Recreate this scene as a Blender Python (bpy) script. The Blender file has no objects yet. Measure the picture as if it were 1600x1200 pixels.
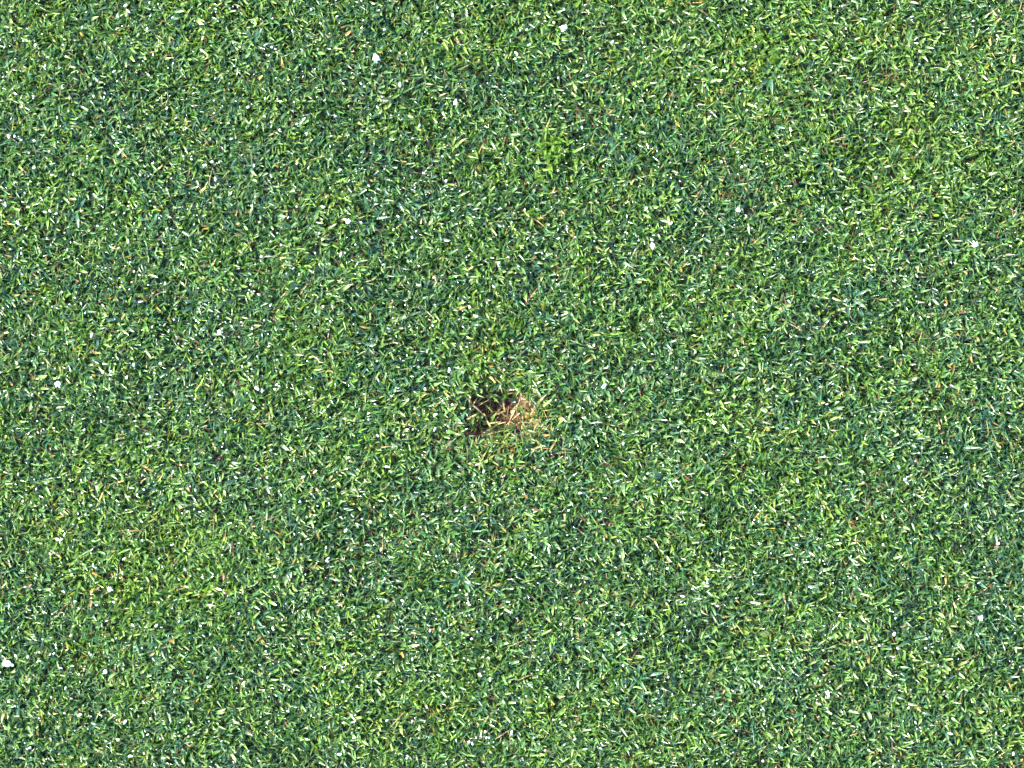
import bpy, bmesh, math
import numpy as np
from mathutils import Vector, Matrix

# ------------------------------------------------------------------ camera, sky, sun, exposure
S = bpy.context.scene
W_FRAME = 0.30                       # metres of turf across the picture
PX = W_FRAME / 1600.0                # metres per photo pixel
CAM_H = 1.1
cam = bpy.data.cameras.new("camera")
cam_o = bpy.data.objects.new("camera", cam)
S.collection.objects.link(cam_o)
cam_o.location = (0, 0, CAM_H)
cam_o.rotation_euler = (0, 0, 0)
cam.sensor_width = 36.0
cam.lens = 36.0 * (CAM_H - 0.003) / W_FRAME
cam.clip_start = 0.01
cam.clip_end = 1000.0
S.camera = cam_o

SUN_EL = math.radians(33)
SUN_AZ = math.radians(158)           # direction towards the sun in the xy plane, from +x
sun_dir = Vector((math.cos(SUN_EL) * math.cos(SUN_AZ), math.cos(SUN_EL) * math.sin(SUN_AZ), math.sin(SUN_EL)))

world = bpy.data.worlds.new("World")
S.world = world
world.use_nodes = True
wn = world.node_tree.nodes
wn.clear()
sky = wn.new('ShaderNodeTexSky')
sky.sky_type = 'NISHITA'
sky.sun_disc = False
sky.sun_elevation = SUN_EL
sky.sun_rotation = math.pi / 2 - SUN_AZ      # Blender measures it from +y, clockwise
bg = wn.new('ShaderNodeBackground')
bg.inputs[1].default_value = 0.15
wo = wn.new('ShaderNodeOutputWorld')
world.node_tree.links.new(sky.outputs[0], bg.inputs[0])
world.node_tree.links.new(bg.outputs[0], wo.inputs[0])

sl = bpy.data.lights.new("sun", 'SUN')
sl.energy = 3.4
sl.angle = math.radians(0.5)
sl.color = (1.0, 0.95, 0.88)
sun_o = bpy.data.objects.new("sun", sl)
S.collection.objects.link(sun_o)
sun_o.rotation_euler = sun_dir.to_track_quat('Z', 'Y').to_euler()
sun_o.location = (0, 0, 5)

S.render.engine = 'CYCLES'
S.view_settings.view_transform = 'Standard'
S.view_settings.look = 'None'
S.view_settings.gamma = 1.0
S.view_settings.use_curve_mapping = False
S.view_settings.exposure = 2.68

# ------------------------------------------------------------------ helpers
rng = np.random.default_rng(7)
HX, HY = 0.20, 0.15                  # half size of the densely built turf


def px(u, v):
    return (u - 800.0) * PX, (600.0 - v) * PX


MARK = px(779, 642)


def vnoise(x, y, scale, seed):
    """smooth value noise in 0..1, numpy"""
    r = np.random.default_rng(seed)
    n = 64
    g = r.random((n, n))
    fx, fy = np.asarray(x) / scale + 31.3, np.asarray(y) / scale + 17.7
    ix, iy = np.floor(fx).astype(int), np.floor(fy).astype(int)
    tx, ty = fx - ix, fy - iy
    tx, ty = tx * tx * (3 - 2 * tx), ty * ty * (3 - 2 * ty)
    a, b = g[ix % n, iy % n], g[(ix + 1) % n, iy % n]
    c, d = g[ix % n, (iy + 1) % n], g[(ix + 1) % n, (iy + 1) % n]
    return (a * (1 - tx) + b * tx) * (1 - ty) + (c * (1 - tx) + d * tx) * ty


def height(x, y):
    """ground height: slight unevenness plus the hollow of the ball mark"""
    x, y = np.asarray(x, float), np.asarray(y, float)
    fade = np.clip((HX - np.abs(x)) / 0.04, 0, 1) * np.clip((HY - np.abs(y)) / 0.04, 0, 1)
    z = 0.0024 * (vnoise(x, y, 0.030, 3) - 0.5) + 0.0018 * (vnoise(x, y, 0.012, 4) - 0.5)
    dx, dy = x - MARK[0], y - MARK[1]
    r = np.hypot(dx / 0.0074, dy / 0.0080)
    z = z - 0.0038 * np.exp(-r ** 2.2) + 0.0010 * np.exp(-((r - 1.75) / 0.45) ** 2)
    return z * fade


def mat(name):
    m = bpy.data.materials.new(name)
    m.use_nodes = True
    nt = m.node_tree
    nt.nodes.clear()
    out = nt.nodes.new('ShaderNodeOutputMaterial')
    return m, nt, out


def N(nt, t, **kw):
    n = nt.nodes.new(t)
    for k, v in kw.items():
        setattr(n, k, v)
    return n


def ramp(nt, fac, stops):
    r = N(nt, 'ShaderNodeValToRGB')
    els = r.color_ramp.elements
    while len(els) < len(stops):
        els.new(0.5)
    for e, (p, c) in zip(els, stops):
        e.position = p
        e.color = (*c, 1)
    nt.links.new(fac, r.inputs[0])
    return r.outputs[0]


def blade_material(name, transl=0.32, spec=0.8):
    """leaf material: colour and wetness come from the blade itself"""
    m, nt, out = mat(name)
    a = N(nt, 'ShaderNodeAttribute', attribute_name="tint")
    w = N(nt, 'ShaderNodeAttribute', attribute_name="wet")
    tc = N(nt, 'ShaderNodeTexCoord')
    no = N(nt, 'ShaderNodeTexNoise')
    no.inputs['Scale'].default_value = 2200
    no.inputs['Detail'].default_value = 2
    nt.links.new(tc.outputs['Object'], no.inputs['Vector'])
    mr = N(nt, 'ShaderNodeMapRange')
    mr.inputs[3].default_value = 0.72
    mr.inputs[4].default_value = 1.3
    nt.links.new(no.outputs[0], mr.inputs[0])
    mul = N(nt, 'ShaderNodeMix', data_type='RGBA', blend_type='MULTIPLY')
    mul.inputs[0].default_value = 1
    nt.links.new(a.outputs['Color'], mul.inputs[6])
    nt.links.new(mr.outputs[0], mul.inputs[7])
    col = mul.outputs[2]
    p = N(nt, 'ShaderNodeBsdfPrincipled')
    p.inputs['Specular IOR Level'].default_value = spec
    nt.links.new(col, p.inputs['Base Color'])
    rr = N(nt, 'ShaderNodeMapRange')
    rr.inputs[3].default_value = 0.42
    rr.inputs[4].default_value = 0.10
    nt.links.new(w.outputs['Fac'], rr.inputs[0])
    nt.links.new(rr.outputs[0], p.inputs['Roughness'])
    bmp = N(nt, 'ShaderNodeBump')
    bmp.inputs['Strength'].default_value = 0.25
    bmp.inputs['Distance'].default_value = 0.0003
    nt.links.new(no.outputs[0], bmp.inputs['Height'])
    nt.links.new(bmp.outputs[0], p.inputs['Normal'])
    tr = N(nt, 'ShaderNodeBsdfTranslucent')
    hs = N(nt, 'ShaderNodeMix', data_type='RGBA', blend_type='MULTIPLY')
    hs.inputs[0].default_value = 1
    hs.inputs[7].default_value = (1.5, 1.45, 0.55, 1)
    nt.links.new(col, hs.inputs[6])
    nt.links.new(hs.outputs[2], tr.inputs['Color'])
    mx = N(nt, 'ShaderNodeMixShader')
    mx.inputs[0].default_value = transl
    nt.links.new(p.outputs[0], mx.inputs[1])
    nt.links.new(tr.outputs[0], mx.inputs[2])
    nt.links.new(mx.outputs[0], out.inputs[0])
    return m


M_GRASS = blade_material("grass_blade")
M_DEAD = blade_material("dead_blade", 0.18, 0.3)


def soil_material():
    m, nt, out = mat("soil")
    tc = N(nt, 'ShaderNodeTexCoord')
    n1 = N(nt, 'ShaderNodeTexNoise')
    n1.inputs['Scale'].default_value = 900
    n1.inputs['Detail'].default_value = 5
    nt.links.new(tc.outputs['Object'], n1.inputs['Vector'])
    col = ramp(nt, n1.outputs[0], [(0.3, (0.020, 0.010, 0.006)), (0.52, (0.060, 0.028, 0.017)), (0.72, (0.115, 0.058, 0.036))])
    p = N(nt, 'ShaderNodeBsdfPrincipled')
    p.inputs['Roughness'].default_value = 0.85
    p.inputs['Specular IOR Level'].default_value = 0.15
    nt.links.new(col, p.inputs['Base Color'])
    b = N(nt, 'ShaderNodeBump')
    b.inputs['Strength'].default_value = 0.7
    b.inputs['Distance'].default_value = 0.0006
    nt.links.new(n1.outputs[0], b.inputs['Height'])
    nt.links.new(b.outputs[0], p.inputs['Normal'])
    nt.links.new(p.outputs[0], out.inputs[0])
    return m


M_SOIL = soil_material()


def ground_material():
    """thatchy soil under the built turf; mown grass where the blades are no longer built (past 1.2 m)"""
    m, nt, out = mat("ground")
    tc = N(nt, 'ShaderNodeTexCoord')
    n1 = N(nt, 'ShaderNodeTexNoise')
    n1.inputs['Scale'].default_value = 600
    n1.inputs['Detail'].default_value = 4
    nt.links.new(tc.outputs['Object'], n1.inputs['Vector'])
    soil = ramp(nt, n1.outputs[0], [(0.3, (0.030, 0.028, 0.014)), (0.55, (0.060, 0.050, 0.026)), (0.75, (0.12, 0.09, 0.05))])
    n2 = N(nt, 'ShaderNodeTexNoise')
    n2.inputs['Scale'].default_value = 300
    n2.inputs['Detail'].default_value = 6
    nt.links.new(tc.outputs['Object'], n2.inputs['Vector'])
    grass = ramp(nt, n2.outputs[0], [(0.3, (0.022, 0.055, 0.022)), (0.5, (0.055, 0.11, 0.03)), (0.7, (0.12, 0.18, 0.05))])
    sx = N(nt, 'ShaderNodeVectorMath', operation='ABSOLUTE')
    nt.links.new(tc.outputs['Object'], sx.inputs[0])
    sp = N(nt, 'ShaderNodeSeparateXYZ')
    nt.links.new(sx.outputs[0], sp.inputs[0])
    mxm = N(nt, 'ShaderNodeMath', operation='MAXIMUM')
    nt.links.new(sp.outputs[0], mxm.inputs[0])
    nt.links.new(sp.outputs[1], mxm.inputs[1])
    st = N(nt, 'ShaderNodeMapRange')
    st.inputs[1].default_value = 1.15
    st.inputs[2].default_value = 1.2
    nt.links.new(mxm.outputs[0], st.inputs[0])
    mx = N(nt, 'ShaderNodeMix', data_type='RGBA')
    nt.links.new(st.outputs[0], mx.inputs[0])
    nt.links.new(soil, mx.inputs[6])
    nt.links.new(grass, mx.inputs[7])
    p = N(nt, 'ShaderNodeBsdfPrincipled')
    p.inputs['Roughness'].default_value = 0.8
    nt.links.new(mx.outputs[2], p.inputs['Base Color'])
    b = N(nt, 'ShaderNodeBump')
    b.inputs['Strength'].default_value = 0.6
    b.inputs['Distance'].default_value = 0.002
    nt.links.new(n2.outputs[0], b.inputs['Height'])
    nt.links.new(b.outputs[0], p.inputs['Normal'])
    nt.links.new(p.outputs[0], out.inputs[0])
    return m


def simple_material(name, stops, rough, scale, coat=0.0):
    m, nt, out = mat(name)
    tc = N(nt, 'ShaderNodeTexCoord')
    n1 = N(nt, 'ShaderNodeTexNoise')
    n1.inputs['Scale'].default_value = scale
    nt.links.new(tc.outputs['Object'], n1.inputs['Vector'])
    p = N(nt, 'ShaderNodeBsdfPrincipled')
    p.inputs['Roughness'].default_value = rough
    p.inputs['Coat Weight'].default_value = coat
    p.inputs['Coat Roughness'].default_value = 0.1
    nt.links.new(ramp(nt, n1.outputs[0], stops), p.inputs['Base Color'])
    nt.links.new(p.outputs[0], out.inputs[0])
    return m


M_GLINT = simple_material("glint", [(0.3, (0.86, 0.87, 0.90)), (0.7, (0.95, 0.95, 0.96))], 0.2, 900, 1.0)  # near-white colour paints the sun's glints on the blades
M_FINE_GLINT = simple_material("fine_glint", [(0.3, (0.34, 0.38, 0.33)), (0.7, (0.62, 0.64, 0.58))], 0.25, 300, 1.0)  # duller off-white for the weaker painted glints
M_SAND = simple_material("sand", [(0.3, (0.42, 0.33, 0.20)), (0.7, (0.62, 0.52, 0.36))], 0.5, 1500)


def mesh_from(name, V, F, material, tint=None, wet=None, smooth=True):
    me = bpy.data.meshes.new(name)
    V = np.asarray(V, np.float32)
    F = np.asarray(F, np.int32)
    k = F.shape[1]
    me.vertices.add(len(V))
    me.vertices.foreach_set("co", V.ravel())
    me.loops.add(F.size)
    me.loops.foreach_set("vertex_index", F.ravel())
    me.polygons.add(len(F))
    me.polygons.foreach_set("loop_start", np.arange(0, F.size, k, dtype=np.int32))
    me.polygons.foreach_set("loop_total", np.full(len(F), k, np.int32))
    if smooth:
        me.polygons.foreach_set("use_smooth", np.ones(len(F), bool))
    if tint is not None:
        at = me.attributes.new("tint", 'FLOAT_COLOR', 'POINT')
        c = np.ones((len(V), 4), np.float32)
        c[:, :3] = tint
        at.data.foreach_set("color", c.ravel())
    if wet is not None:
        at = me.attributes.new("wet", 'FLOAT', 'POINT')
        at.data.foreach_set("value", np.asarray(wet, np.float32))
    me.update()
    me.validate()
    me.materials.append(material)
    return me


def link(name, data, parent=None, loc=(0, 0, 0), label=None, category=None, group=None, kind=None):
    o = bpy.data.objects.new(name, data)
    S.collection.objects.link(o)
    o.location = loc
    if parent is not None:
        o.parent = parent
    for k, v in (("label", label), ("category", category), ("group", group), ("kind", kind)):
        if v:
            o[k] = v
    return o


SEG = 3


def blades(x, y, z, az, th0, curl, L, w, roll, cut, base_c, mid_c, tip_c, wet):
    """vectorised leaf blades: folded strips that rise from (x,y,z), lean towards az and bend over.
    th0: lean from vertical at the base, curl: further lean up to the tip, cut: 1 = blunt mown tip, 0 = pointed"""
    n = len(x)
    ts = np.linspace(0, 1, SEG + 1)
    ca, sa = np.cos(az), np.sin(az)
    side = np.stack([-sa, ca, np.zeros(n)], 1)
    pos = np.stack([x, y, z], 1)
    V = np.zeros((n, SEG + 1, 3, 3), np.float32)
    C = np.zeros((n, SEG + 1, 3, 3), np.float32)
    twist = rng.normal(0, 0.5, n)
    sway = rng.normal(0, 0.18, n)
    blunt = rng.uniform(0.35, 0.95, n)
    slant = rng.normal(0, 0.5, n) * cut
    for i, t in enumerate(ts):
        th = np.minimum(th0 + curl * t ** 2, 1.75)
        if i:
            pos = pos + (np.stack([np.sin(th) * ca, np.sin(th) * sa, np.cos(th)], 1) + side * (sway * t)[:, None]) * (L / SEG)[:, None]
        nrm = np.stack([-np.cos(th) * ca, -np.cos(th) * sa, np.sin(th)], 1)
        ro = roll + twist * t
        s = side * np.cos(ro)[:, None] + nrm * np.sin(ro)[:, None]
        m = nrm * np.cos(ro)[:, None] - side * np.sin(ro)[:, None]
        prof = np.where(cut > 0.5, (0.72 + 0.35 * math.sin(math.pi * min(t * 0.75 + 0.1, 1))) * (1 - blunt * t ** 3), (1.0 - t ** 1.8) * 0.97 + 0.03)
        hw = (w * 0.5 * prof)[:, None]
        fwd = np.stack([np.sin(th) * ca, np.sin(th) * sa, np.cos(th)], 1) * (slant * w * t ** 4)[:, None]
        V[:, i, 0] = pos - s * hw - fwd
        V[:, i, 1] = pos - m * hw * 0.42
        V[:, i, 2] = pos + s * hw + fwd
        if t < 0.34:
            c = base_c + (mid_c - base_c) * (t / 0.34)
        elif t < 0.8:
            c = mid_c + (tip_c - mid_c) * (0.35 if t > 0.5 else 0)
        else:
            c = tip_c
        C[:, i, :] = c[:, None, :]
    idx = (np.arange(n) * (SEG + 1) * 3)[:, None, None]
    f = []
    for i in range(SEG):
        for j in range(2):
            a = i * 3 + j
            f.append([a, a + 1, a + 4, a + 3])
    F = (np.array(f)[None] + idx).reshape(-1, 4)
    return V.reshape(-1, 3), F, C.reshape(-1, 3), np.repeat(wet, (SEG + 1) * 3)


def lerp(a, b, t):
    return a + (b - a) * np.asarray(t)[..., None]


YEL = np.array([0.118, 0.215, 0.022])
GRN = np.array([0.046, 0.135, 0.032])
TEAL = np.array([0.024, 0.086, 0.054])
STRAW = np.array([0.50, 0.40, 0.15])
ORANGE = np.array([0.38, 0.20, 0.05])
BROWN = np.array([0.12, 0.060, 0.030])
PALE = np.array([0.42, 0.48, 0.17])

# ------------------------------------------------------------------ ground: one sheet to the horizon


def axis(h, step):
    c = np.arange(-h, h + step / 2, step)
    o = h + 0.05 * (np.geomspace(1, 6000, 22) - 0.6)
    return np.concatenate([-o[::-1], c, o])


gx, gy = axis(HX, 0.0016), axis(HY, 0.0016)
X, Y = np.meshgrid(gx, gy, indexing='ij')
inner = (np.abs(X) <= HX) & (np.abs(Y) <= HY)
Z = np.where(inner, height(np.clip(X, -HX, HX), np.clip(Y, -HY, HY)), 0.0)
I = np.arange(X.size).reshape(X.shape)
F = np.stack([I[:-1, :-1], I[1:, :-1], I[1:, 1:], I[:-1, 1:]], -1).reshape(-1, 4)
link("ground", mesh_from("ground", np.stack([X, Y, Z], -1).reshape(-1, 3), F, ground_material()), kind="structure")

# ------------------------------------------------------------------ the turf
MOW = 0.0046


def blob(x, y, u, v, ru, rv):
    cx, cy = px(u, v)
    return np.exp(-((x - cx) / (ru * PX)) ** 2 - ((y - cy) / (rv * PX)) ** 2)


def clone_map(x, y):
    """patches of different bentgrass clones: + yellower, - bluer"""
    m = 0.12 * (vnoise(x, y, 0.042, 21) - 0.5) + 0.42 * (vnoise(x, y, 0.012, 22) - 0.5)
    for u, v, ru, rv, k in ((170, 880, 170, 170, .40), (20, 10, 120, 60, .30), (865, 240, 28, 22, .75), (1150, 90, 260, 110, .22),
                            (1420, 230, 230, 170, .34), (700, 1080, 220, 90, .20), (1040, 480, 110, 60, .25),
                            (450, 640, 140, 90, .12), (90, 480, 150, 90, -.22), (400, 80, 130, 60, -.22), (1300, 620, 160, 80, -.18),
                            (860, 830, 120, 40, -.25), (960, 220, 60, 40, -.35), (380, 1100, 120, 60, -.18)):
        m = m + (0.65 * k if k > 0 else 0.3 * k) * blob(x, y, u, v, ru, rv)
    return m


def turf(n_shoots, hx, hy, mark=True, mapped=True):
    # shoots stand fairly evenly: one per cell of a jittered grid
    nx = int(round(math.sqrt(n_shoots * hx / hy)))
    ny = int(round(n_shoots / nx))
    gx_, gy_ = np.meshgrid(np.arange(nx), np.arange(ny), indexing='ij')
    n_shoots = nx * ny
    sx = ((gx_.ravel() + 0.5 + rng.normal(0, 0.42, n_shoots)) / nx * 2 - 1) * hx
    sy = ((gy_.ravel() + 0.5 + rng.normal(0, 0.42, n_shoots)) / ny * 2 - 1) * hy
    if mark:                                    # few living shoots in the ball mark
        dx, dy = (sx - MARK[0]) / PX, (sy - MARK[1]) / PX
        ang = np.arctan2(dy, dx)
        rad = 48 + 11 * np.sin(ang * 2 + 0.9) + 7 * np.sin(ang * 3 + 2) + 6 * np.sin(ang * 5)
        r = np.hypot(dx, dy) / rad + 0.7 * (vnoise(sx, sy, 0.0035, 77) - 0.5)
        keep = rng.random(n_shoots) < np.clip((r - 0.72) / 0.75, 0.03, 1)
        sx, sy = sx[keep], sy[keep]
    k = len(sx)
    cm = clone_map(sx, sy) if mapped else 0.3 * (vnoise(sx, sy, 0.012, 9) - 0.5)
    # leaves of one shoot lean the same way more or less
    nb = rng.integers(2, 6, k)
    s = np.repeat(np.arange(k), nb)
    n = len(s)
    grain = 2 * math.pi * vnoise(sx, sy, 0.02, 31) * 2
    az0 = np.where(rng.random(k) < 0.25, grain + rng.normal(0, .5, k), rng.uniform(0, 2 * math.pi, k))
    az = az0[s] + rng.normal(0, 1.15, n)
    th0 = np.abs(rng.normal(0.25, 0.34, n))
    curl = np.clip(rng.normal(0.85, 0.50, n), -0.2, 1.7)
    big = np.clip(vnoise(sx, sy, 0.008, 41)[s] * 1.3, 0.4, 1.2)
    L = rng.uniform(0.0034, 0.0070, n) * (0.75 + 0.4 * big)
    cap = MOW * rng.uniform(0.72, 1.12, n) * (0.85 + 0.3 * vnoise(sx, sy, 0.005, 44)[s])
    mean = np.clip(np.cos(np.minimum(th0 + curl * .45, 1.5)), 0.12, 1)
    cutf = cap / (L * mean)
    cut = (cutf < 1).astype(float)
    L = np.minimum(L, np.clip(cap / mean, 0.0016, 0.0052))
    w = rng.normal(0.00076, 0.00019, n).clip(0.00038, 0.0014) * (0.85 + 0.25 * big)
    roll = rng.normal(0, 0.55, n)
    jx, jy = rng.normal(0, 0.0007, n), rng.normal(0, 0.0007, n)
    x, y = sx[s] + jx, sy[s] + jy
    z = (height(x, y) if mark else np.zeros(n)) + rng.uniform(-0.0004, 0.0008, n)
    h = np.clip(0.42 + cm[s] + rng.normal(0, 0.20, k)[s] + rng.normal(0, 0.22, n), 0, 1)
    c = np.where((h < .5)[:, None], lerp(TEAL, GRN, h * 2), lerp(GRN, YEL, h * 2 - 1))
    c = c * rng.lognormal(0, 0.16, n)[:, None]
    # dead and yellowing leaves
    dead = rng.random(n)
    pd = np.full(n, 0.009)
    if mark:
        pd = pd + 0.30 * blob(x, y, 842, 648, 22, 38) + 0.16 * blob(x, y, 785, 700, 50, 25) + 0.10 * blob(x, y, 780, 640, 75, 75)
    d = dead < pd
    dc = lerp(STRAW, ORANGE, rng.random(n) ** 2) * rng.uniform(0.45, 1.0, n)[:, None]
    c = np.where(d[:, None], dc, c)
    base = lerp(c, np.array([0.16, 0.15, 0.06]), np.full(n, 0.45))
    tipmix = np.where(cut > .5, rng.random(n) ** 1.7 * 0.72, rng.random(n) ** 4 * 0.5)
    tip = lerp(c, PALE, tipmix)
    rust = (rng.random(n) < 0.02)
    tip = np.where(rust[:, None], ORANGE * 0.8, tip)
    wet = np.where(rng.random(n) < 0.42, rng.uniform(0.75, 1.0, n), rng.random(n) * 0.5)
    return blades(x, y, z, az, th0, curl, L, w, roll, cut, base, c, tip, wet)


SEG = 2                                # two-segment blades are enough for the fine turf
V, F, C, Wt = turf(76000, HX, HY)
link("grass", mesh_from("grass", V, F, M_GRASS, C, Wt), kind="stuff",
     label="short mown green putting turf of fine leaning blades", category="grass")

# the same turf goes on around the photographed piece: 10 cm tiles set out by geometry nodes
V, F, C, Wt = turf(6000, 0.05, 0.05, mark=False, mapped=False)
tile = mesh_from("surrounding_grass", V, F, M_GRASS, C, Wt)
sur = link("surrounding_grass", tile, kind="stuff", label="mown green turf going on around the photographed patch", category="grass")
ng = bpy.data.node_groups.new("lay_turf", 'GeometryNodeTree')
ng.interface.new_socket("Geometry", in_out='INPUT', socket_type='NodeSocketGeometry')
ng.interface.new_socket("Geometry", in_out='OUTPUT', socket_type='NodeSocketGeometry')
gi, go = ng.nodes.new('NodeGroupInput'), ng.nodes.new('NodeGroupOutput')
gr = ng.nodes.new('GeometryNodeMeshGrid')
gr.inputs['Size X'].default_value = 2.3
gr.inputs['Size Y'].default_value = 2.4
gr.inputs['Vertices X'].default_value = 24
gr.inputs['Vertices Y'].default_value = 25
pn = ng.nodes.new('GeometryNodeInputPosition')
ab = ng.nodes.new('ShaderNodeVectorMath'); ab.operation = 'ABSOLUTE'
se = ng.nodes.new('ShaderNodeSeparateXYZ')
lx = ng.nodes.new('FunctionNodeCompare'); lx.operation = 'LESS_THAN'; lx.inputs[1].default_value = HX
ly = ng.nodes.new('FunctionNodeCompare'); ly.operation = 'LESS_THAN'; ly.inputs[1].default_value = HY
bo = ng.nodes.new('FunctionNodeBooleanMath'); bo.operation = 'AND'
de = ng.nodes.new('GeometryNodeDeleteGeometry')
ip = ng.nodes.new('GeometryNodeInstanceOnPoints')
rv = ng.nodes.new('FunctionNodeRandomValue'); rv.data_type = 'INT'
rv.inputs[4].default_value = 0; rv.inputs[5].default_value = 3
mu = ng.nodes.new('ShaderNodeMath'); mu.operation = 'MULTIPLY'; mu.inputs[1].default_value = math.pi / 2
cx = ng.nodes.new('ShaderNodeCombineXYZ')
lk = ng.links.new
lk(pn.outputs[0], ab.inputs[0]); lk(ab.outputs[0], se.inputs[0])
lk(se.outputs[0], lx.inputs[0]); lk(se.outputs[1], ly.inputs[0])
lk(lx.outputs[0], bo.inputs[0]); lk(ly.outputs[0], bo.inputs[1])
lk(gr.outputs[0], de.inputs[0]); lk(bo.outputs[0], de.inputs[1])
lk(de.outputs[0], ip.inputs['Points']); lk(gi.outputs[0], ip.inputs['Instance'])
lk(rv.outputs[2], mu.inputs[0]); lk(mu.outputs[0], cx.inputs[2]); lk(cx.outputs[0], ip.inputs['Rotation'])
lk(ip.outputs[0], go.inputs[0])
md = sur.modifiers.new("lay_turf", 'NODES')
md.node_group = ng

# brown thatch lying between the shoots
SEG = 2
n = 20000
x, y = rng.uniform(-HX, HX, n), rng.uniform(-HY, HY, n)
tc = lerp(BROWN, STRAW * 0.7, rng.random(n) ** 2)
V, F, C, Wt = blades(x, y, height(x, y) + rng.uniform(0.0002, 0.0016, n), rng.uniform(0, 6.283, n), rng.uniform(1.2, 1.6, n),
                     rng.normal(0.1, .15, n), rng.uniform(.003, .008, n), rng.uniform(.0003, .0008, n), rng.normal(0, .8, n),
                     np.zeros(n), tc, tc, tc, np.zeros(n))
link("thatch", mesh_from("thatch", V, F, M_DEAD, C, Wt), kind="stuff",
     label="brown dead thatch strands lying between the grass shoots", category="thatch")

SEG = 3

# ------------------------------------------------------------------ the ball mark
mx_, my_ = MARK
mz_ = float(height(mx_, my_))
mark = link("ball_mark", None, loc=(mx_, my_, mz_), category="ball mark",
            label="bare brown ball mark hollow ringed with yellowed dead blades in the turf")
mark.empty_display_size = 0.01

nr, na = 15, 56
pts = []
for i in range(nr + 1):
    for j in range(na):
        a = 2 * math.pi * j / na
        R = (54 + 9 * math.sin(a * 2 + 0.7) + 6 * math.sin(a * 3 + 2) + 4 * math.sin(a * 7 + 1)) * PX
        q = max(i / nr, 0.01)
        X_, Y_ = mx_ + R * q * math.cos(a), my_ + R * q * math.sin(a)
        zz = float(height(X_, Y_)) - mz_ + 0.0005 - 0.0012 * max(0, (q - .8) / .2) ** 2
        zz += 0.0016 * (float(vnoise(X_, Y_, 0.0013, 51)) - .5) + 0.0009 * (float(vnoise(X_, Y_, 0.0005, 52)) - .5)
        pts.append((X_ - mx_, Y_ - my_, zz))
F = [(i * na + j, (i + 1) * na + j, (i + 1) * na + (j + 1) % na, i * na + (j + 1) % na) for i in range(nr) for j in range(na)]
link("bare_soil", mesh_from("bare_soil", pts, F, M_SOIL), mark)


def lump(name, r, squash, material, seed, sub=2):
    bm = bmesh.new()
    bmesh.ops.create_icosphere(bm, subdivisions=sub, radius=r)
    g = np.random.default_rng(seed)
    k = g.normal(0, 1, (4, 3))
    for v in bm.verts:
        d = v.co.normalized()
        f = 1 + 0.16 * math.sin(3 * d.dot(Vector(k[0]))) + 0.12 * math.sin(4 * d.dot(Vector(k[1])) + 1)
        v.co = Vector((v.co.x * f, v.co.y * f * 0.85, v.co.z * f * squash))
    me = bpy.data.meshes.new(name)
    bm.to_mesh(me)
    bm.free()
    me.polygons.foreach_set("use_smooth", np.ones(len(me.polygons), bool))
    me.materials.append(material)
    return me


crumb_meshes = [lump("soil_crumb", 0.0009, 0.7, M_SOIL, 60 + i) for i in range(5)]
for i in range(34):
    a, q = rng.uniform(0, 6.283), rng.random() ** .6 * 44 * PX
    X_, Y_ = q * math.cos(a), q * math.sin(a)
    o = link("soil_crumb", crumb_meshes[i % 5], mark, (X_, Y_, float(height(mx_ + X_, my_ + Y_)) - mz_ + 0.0007))
    sc = rng.uniform(.45, 1.35)
    o.scale = (sc, sc, sc)
    o.rotation_euler = (rng.uniform(-.4, .4), rng.uniform(-.4, .4), rng.uniform(0, 6.28))


def one_blade(name, parent, x, y, z, az, th0, curl, L, w, roll, cut, base, mid, tip, wet, material):
    A = lambda q: np.array([q], float)
    V, F, C, Wt = blades(A(x), A(y), A(z), A(az), A(th0), A(curl), A(L), A(w), A(roll), A(cut),
                         np.array([base]), np.array([mid]), np.array([tip]), A(wet))
    return link(name, mesh_from(name, V, F, material, C, Wt), parent)


# yellowed blades: thick on the sunlit right rim, some along the lower edge, a few across the hollow
for (u, v, su, sv, cnt, hue) in ((840, 645, 7, 20, 26, .1), (796, 695, 26, 9, 14, .5), (742, 648, 14, 16, 8, .7),
                                 (782, 650, 24, 24, 6, .3), (800, 605, 30, 10, 6, .4)):
    for i in range(cnt):
        uu, vv = rng.normal(u, su), rng.normal(v, sv)
        X_, Y_ = px(uu, vv)
        c = lerp(STRAW, ORANGE, min(1, max(0, rng.normal(hue, .3)))) * rng.uniform(.4, .8)
        if rng.random() < .3:
            c = lerp(c, YEL * 1.3, .7)
        one_blade("dead_blade", mark, X_ - mx_, Y_ - my_, float(height(X_, Y_)) - mz_ + 0.0008 + rng.uniform(0, .0022), rng.uniform(0, 6.283),
                  rng.uniform(.6, 1.3), rng.normal(.3, .4), rng.uniform(.0022, .0046), rng.uniform(.0004, .0008), rng.normal(0, .5),
                  float(rng.random() < .5), c * .7, c, lerp(c, PALE, .3), .2, M_DEAD)
# thin brown and grey roots and stems showing in the hollow
for i in range(60):
    a = rng.uniform(0, 6.283)
    q = rng.random() ** .6 * 50 * PX
    X_, Y_ = q * math.cos(a), q * math.sin(a)
    c = lerp(BROWN * .7, STRAW * .45, rng.random() ** 1.5) if rng.random() < .7 else lerp(GRN * .6, STRAW * .5, rng.random())
    one_blade("root_fibre", mark, X_, Y_, float(height(mx_ + X_, my_ + Y_)) - mz_ + .0008 + rng.uniform(0, .0012), rng.uniform(0, 6.283),
              rng.uniform(1.0, 1.5), rng.normal(.1, .3), rng.uniform(.003, .007), rng.uniform(.0003, .0007), rng.normal(0, .6), 0.0, c, c, c, .1, M_DEAD)
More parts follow.
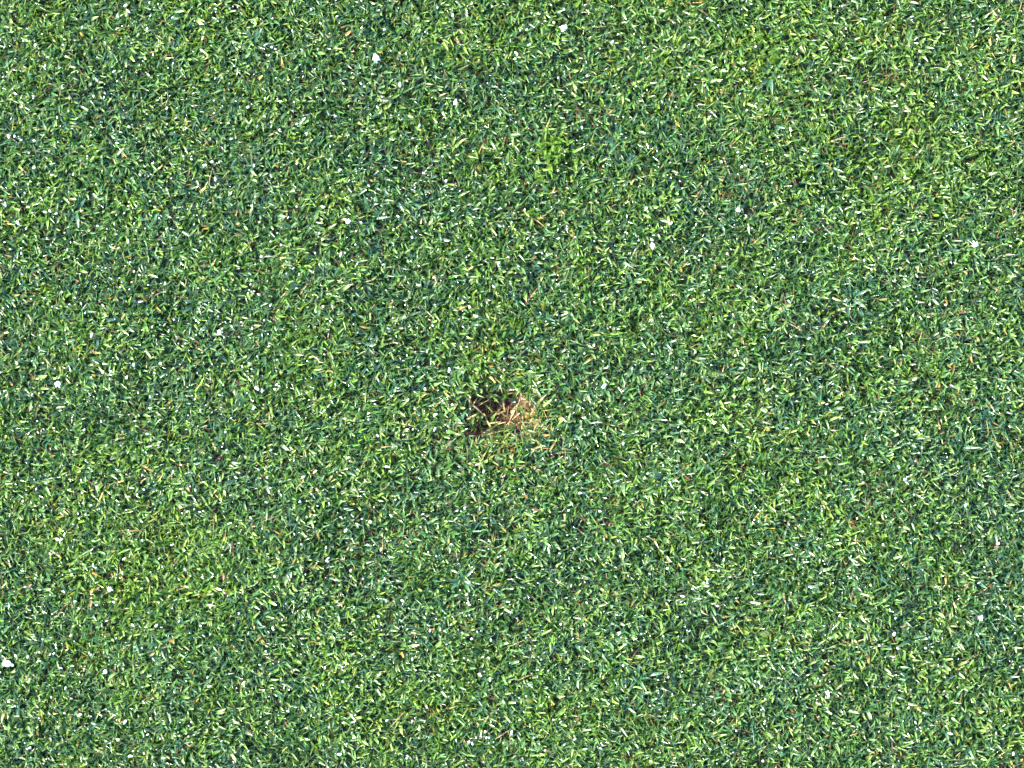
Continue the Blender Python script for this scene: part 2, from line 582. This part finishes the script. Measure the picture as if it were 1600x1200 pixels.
# surviving green blades lying into the hollow
for i in range(34):
    a = rng.uniform(0, 6.283)
    q = rng.uniform(20, 58) * PX
    X_, Y_ = q * math.cos(a), q * math.sin(a)
    c = lerp(GRN, YEL, rng.random() * .8)
    one_blade("grass_blade", mark, X_, Y_, float(height(mx_ + X_, my_ + Y_)) - mz_ + .0006, rng.uniform(0, 6.283), rng.uniform(.6, 1.2),
              rng.normal(.3, .25), rng.uniform(.003, .006), rng.uniform(.0009, .0015), rng.normal(0, .4), float(rng.random() < .6),
              c * .8, c, lerp(c, PALE, .25), rng.random(), M_GRASS)

# vivid green fringe on the upper edge
for i in range(26):
    X_, Y_ = px(rng.normal(824, 22), rng.normal(600, 10))
    c = lerp(GRN, YEL, .35 + rng.random() * .6)
    one_blade("grass_blade", mark, X_ - mx_, Y_ - my_, float(height(X_, Y_)) - mz_ + .0018, rng.uniform(0, 6.283), rng.uniform(.3, .9),
              rng.normal(.6, .25), rng.uniform(.003, .0048), rng.uniform(.0007, .0011), rng.normal(0, .4), float(rng.random() < .6),
              c * .8, c, lerp(c, PALE, .25), rng.random(), M_GRASS)

# ------------------------------------------------------------------ tufts that stand out from the turf


def tuft(u, v, n, size, h0, h1, lean, label, group=None):
    X_, Y_ = px(u, v)
    z0 = float(height(X_, Y_))
    t = link("grass_tuft", None, loc=(X_, Y_, z0), label=label, category="grass tuft", group=group)
    t.empty_display_size = 0.005
    for i in range(n):
        az = 2 * math.pi * i / n + rng.normal(0, .35)
        ba = az if n < 20 else rng.uniform(0, 6.283)
        h = rng.uniform(h0, h1)
        c = lerp(TEAL, GRN, h * 2) if h < .5 else lerp(GRN, YEL, h * 2 - 1)
        q = abs(rng.normal(0, .0016 if n < 20 else .0046)) * size
        one_blade("blade", t, q * math.cos(ba), q * math.sin(ba), .0016 + rng.uniform(0, .001), az, rng.normal(lean, .15), rng.normal(.4, .15),
                  rng.uniform(.0045, .0072) * size, rng.uniform(.0008, .0012), rng.normal(0, .3), float(rng.random() < .5),
                  c * .9, c, lerp(c, PALE, rng.random() * .25), rng.random(), M_GRASS)


tuft(865, 240, 60, .85, .62, .95, .45, "bright yellow-green grass tuft standing out from the darker turf around it")
for (u, v) in ((965, 222), (398, 72), (1200, 118), (1040, 745), (575, 350), (300, 470), (1500, 700), (250, 1010), (640, 770),
               (1170, 905), (720, 905), (120, 330), (1330, 470), (860, 840), (1420, 1000), (1000, 1060), (1290, 260), (470, 1080)):
    tuft(u + rng.normal(0, 4), v + rng.normal(0, 4), int(rng.integers(7, 11)), .75, .08, .32, .9,
         "dark blue-green starburst tuft of coarse flat blades in the turf", "dark starburst tufts in the turf")

# ------------------------------------------------------------------ painted sun glints, sand grains, dead leaf flakes
top = lambda x, y: float(height(x, y)) + 0.0043
bead = [lump("glint_bead", 0.001, 0.75, (M_GLINT, M_FINE_GLINT, M_FINE_GLINT, M_GLINT)[i], 90 + i, 3) for i in range(4)]


def bead_cluster(seed):
    """one big white lump with smaller ones at its edge, shaped like a sun flare"""
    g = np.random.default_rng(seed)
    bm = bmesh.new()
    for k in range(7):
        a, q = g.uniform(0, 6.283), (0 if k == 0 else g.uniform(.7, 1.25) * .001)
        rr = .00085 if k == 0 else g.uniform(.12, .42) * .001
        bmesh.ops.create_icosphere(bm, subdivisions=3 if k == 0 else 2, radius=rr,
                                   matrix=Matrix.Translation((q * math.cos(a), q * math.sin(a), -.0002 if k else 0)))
    me = bpy.data.meshes.new("glint_bead")
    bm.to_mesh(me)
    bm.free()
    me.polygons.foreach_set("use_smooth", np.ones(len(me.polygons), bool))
    me.materials.append(M_GLINT)
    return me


big_bead = [bead_cluster(300 + i) for i in range(5)]  # solid white beads in place of bright sun flares
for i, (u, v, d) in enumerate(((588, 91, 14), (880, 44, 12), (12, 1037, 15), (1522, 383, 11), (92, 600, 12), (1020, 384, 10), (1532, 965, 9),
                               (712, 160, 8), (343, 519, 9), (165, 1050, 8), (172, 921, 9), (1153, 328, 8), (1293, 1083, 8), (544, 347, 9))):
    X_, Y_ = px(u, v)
    o = link("glint_bead", big_bead[i % 5], None, (X_, Y_, top(X_, Y_)), "large solid white speck standing in for a sun flare on top of the blades", "dew drop", "largest painted sun flares")
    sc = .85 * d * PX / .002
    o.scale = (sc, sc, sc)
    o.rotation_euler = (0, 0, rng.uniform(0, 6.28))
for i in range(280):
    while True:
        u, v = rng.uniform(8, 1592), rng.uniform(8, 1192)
        if math.hypot(u - 783, v - 643) > 75 and rng.random() < (1.0 - 0.85 * u / 1600):  # painted glints thicken towards the left, the sun's side
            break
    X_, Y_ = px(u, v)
    o = link("glint_bead", bead[i % 4], None, (X_, Y_, top(X_, Y_) - rng.uniform(0, .0006)), "small white speck painted as a sun sparkle on a mown blade tip", "dew drop", "small painted sun glints")
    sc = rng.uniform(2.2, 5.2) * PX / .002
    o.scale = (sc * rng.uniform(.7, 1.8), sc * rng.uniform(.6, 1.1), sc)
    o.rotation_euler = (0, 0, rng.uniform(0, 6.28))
# the countless finer sun glints, painted as pale specks
tiny_V, tiny_F = [], []
bm = bmesh.new()
bmesh.ops.create_icosphere(bm, subdivisions=1, radius=1.0)
iv = np.array([v.co[:] for v in bm.verts])
bm.verts.index_update()
iF = np.array([[v.index for v in f.verts] for f in bm.faces])
bm.free()
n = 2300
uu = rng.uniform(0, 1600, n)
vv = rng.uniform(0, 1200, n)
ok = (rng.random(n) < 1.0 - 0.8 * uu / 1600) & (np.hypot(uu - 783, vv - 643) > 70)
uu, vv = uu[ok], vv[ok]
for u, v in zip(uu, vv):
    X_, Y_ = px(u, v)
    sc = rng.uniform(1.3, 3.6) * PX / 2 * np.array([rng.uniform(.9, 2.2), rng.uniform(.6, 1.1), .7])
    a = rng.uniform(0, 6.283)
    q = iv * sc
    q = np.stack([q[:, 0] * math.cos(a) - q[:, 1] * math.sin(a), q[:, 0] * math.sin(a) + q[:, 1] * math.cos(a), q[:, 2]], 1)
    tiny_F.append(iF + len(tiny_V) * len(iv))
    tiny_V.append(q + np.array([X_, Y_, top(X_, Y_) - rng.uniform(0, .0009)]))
link("glint", mesh_from("glint", np.concatenate(tiny_V), np.concatenate(tiny_F), M_FINE_GLINT), kind="stuff",
     label="fine pale specks painted as sun glints all over the blades", category="glint")
grain = [lump("sand_grain", 0.0006, 0.8, M_SAND, 190 + i, 2) for i in range(4)]
for i in range(70):
    u, v = rng.uniform(8, 1592), rng.uniform(8, 1192)
    if i < 12:
        u, v = rng.uniform(1280, 1592), rng.uniform(980, 1192)
    X_, Y_ = px(u, v)
    o = link("sand_grain", grain[i % 4], None, (X_, Y_, top(X_, Y_) - rng.uniform(.0003, .0012)), "rounded tan sand grain resting among the blades", "sand grain", "tan sand grains in the turf")
    sc = rng.uniform(.45, .9)
    o.scale = (sc, sc, sc)
    o.rotation_euler = (rng.uniform(0, 3), rng.uniform(0, 3), rng.uniform(0, 6.28))
for i in range(44):
    u, v = rng.uniform(8, 1592), rng.uniform(8, 1192)
    if i < 14:
        u, v = rng.normal(250, 90), rng.normal(870, 70)
    X_, Y_ = px(u, v)
    c = lerp(ORANGE, STRAW, rng.random() ** 1.5) if rng.random() < .75 else BROWN * 1.6
    o = one_blade("dead_leaf", None, 0, 0, 0, rng.uniform(0, 6.283), rng.uniform(1.2, 1.55), rng.normal(.1, .2), rng.uniform(.0012, .0026),
                  rng.uniform(.0005, .0009), rng.normal(0, .3), float(rng.random() < .6), c * .5, c * .65, c * .7, .3, M_DEAD)
    o.location = (X_, Y_, top(X_, Y_) - .0008)
    o["label"] = "small orange-brown dead leaf piece lying on the green blades"
    o["category"] = "dead leaf"
    o["group"] = "dead leaf pieces on the turf"
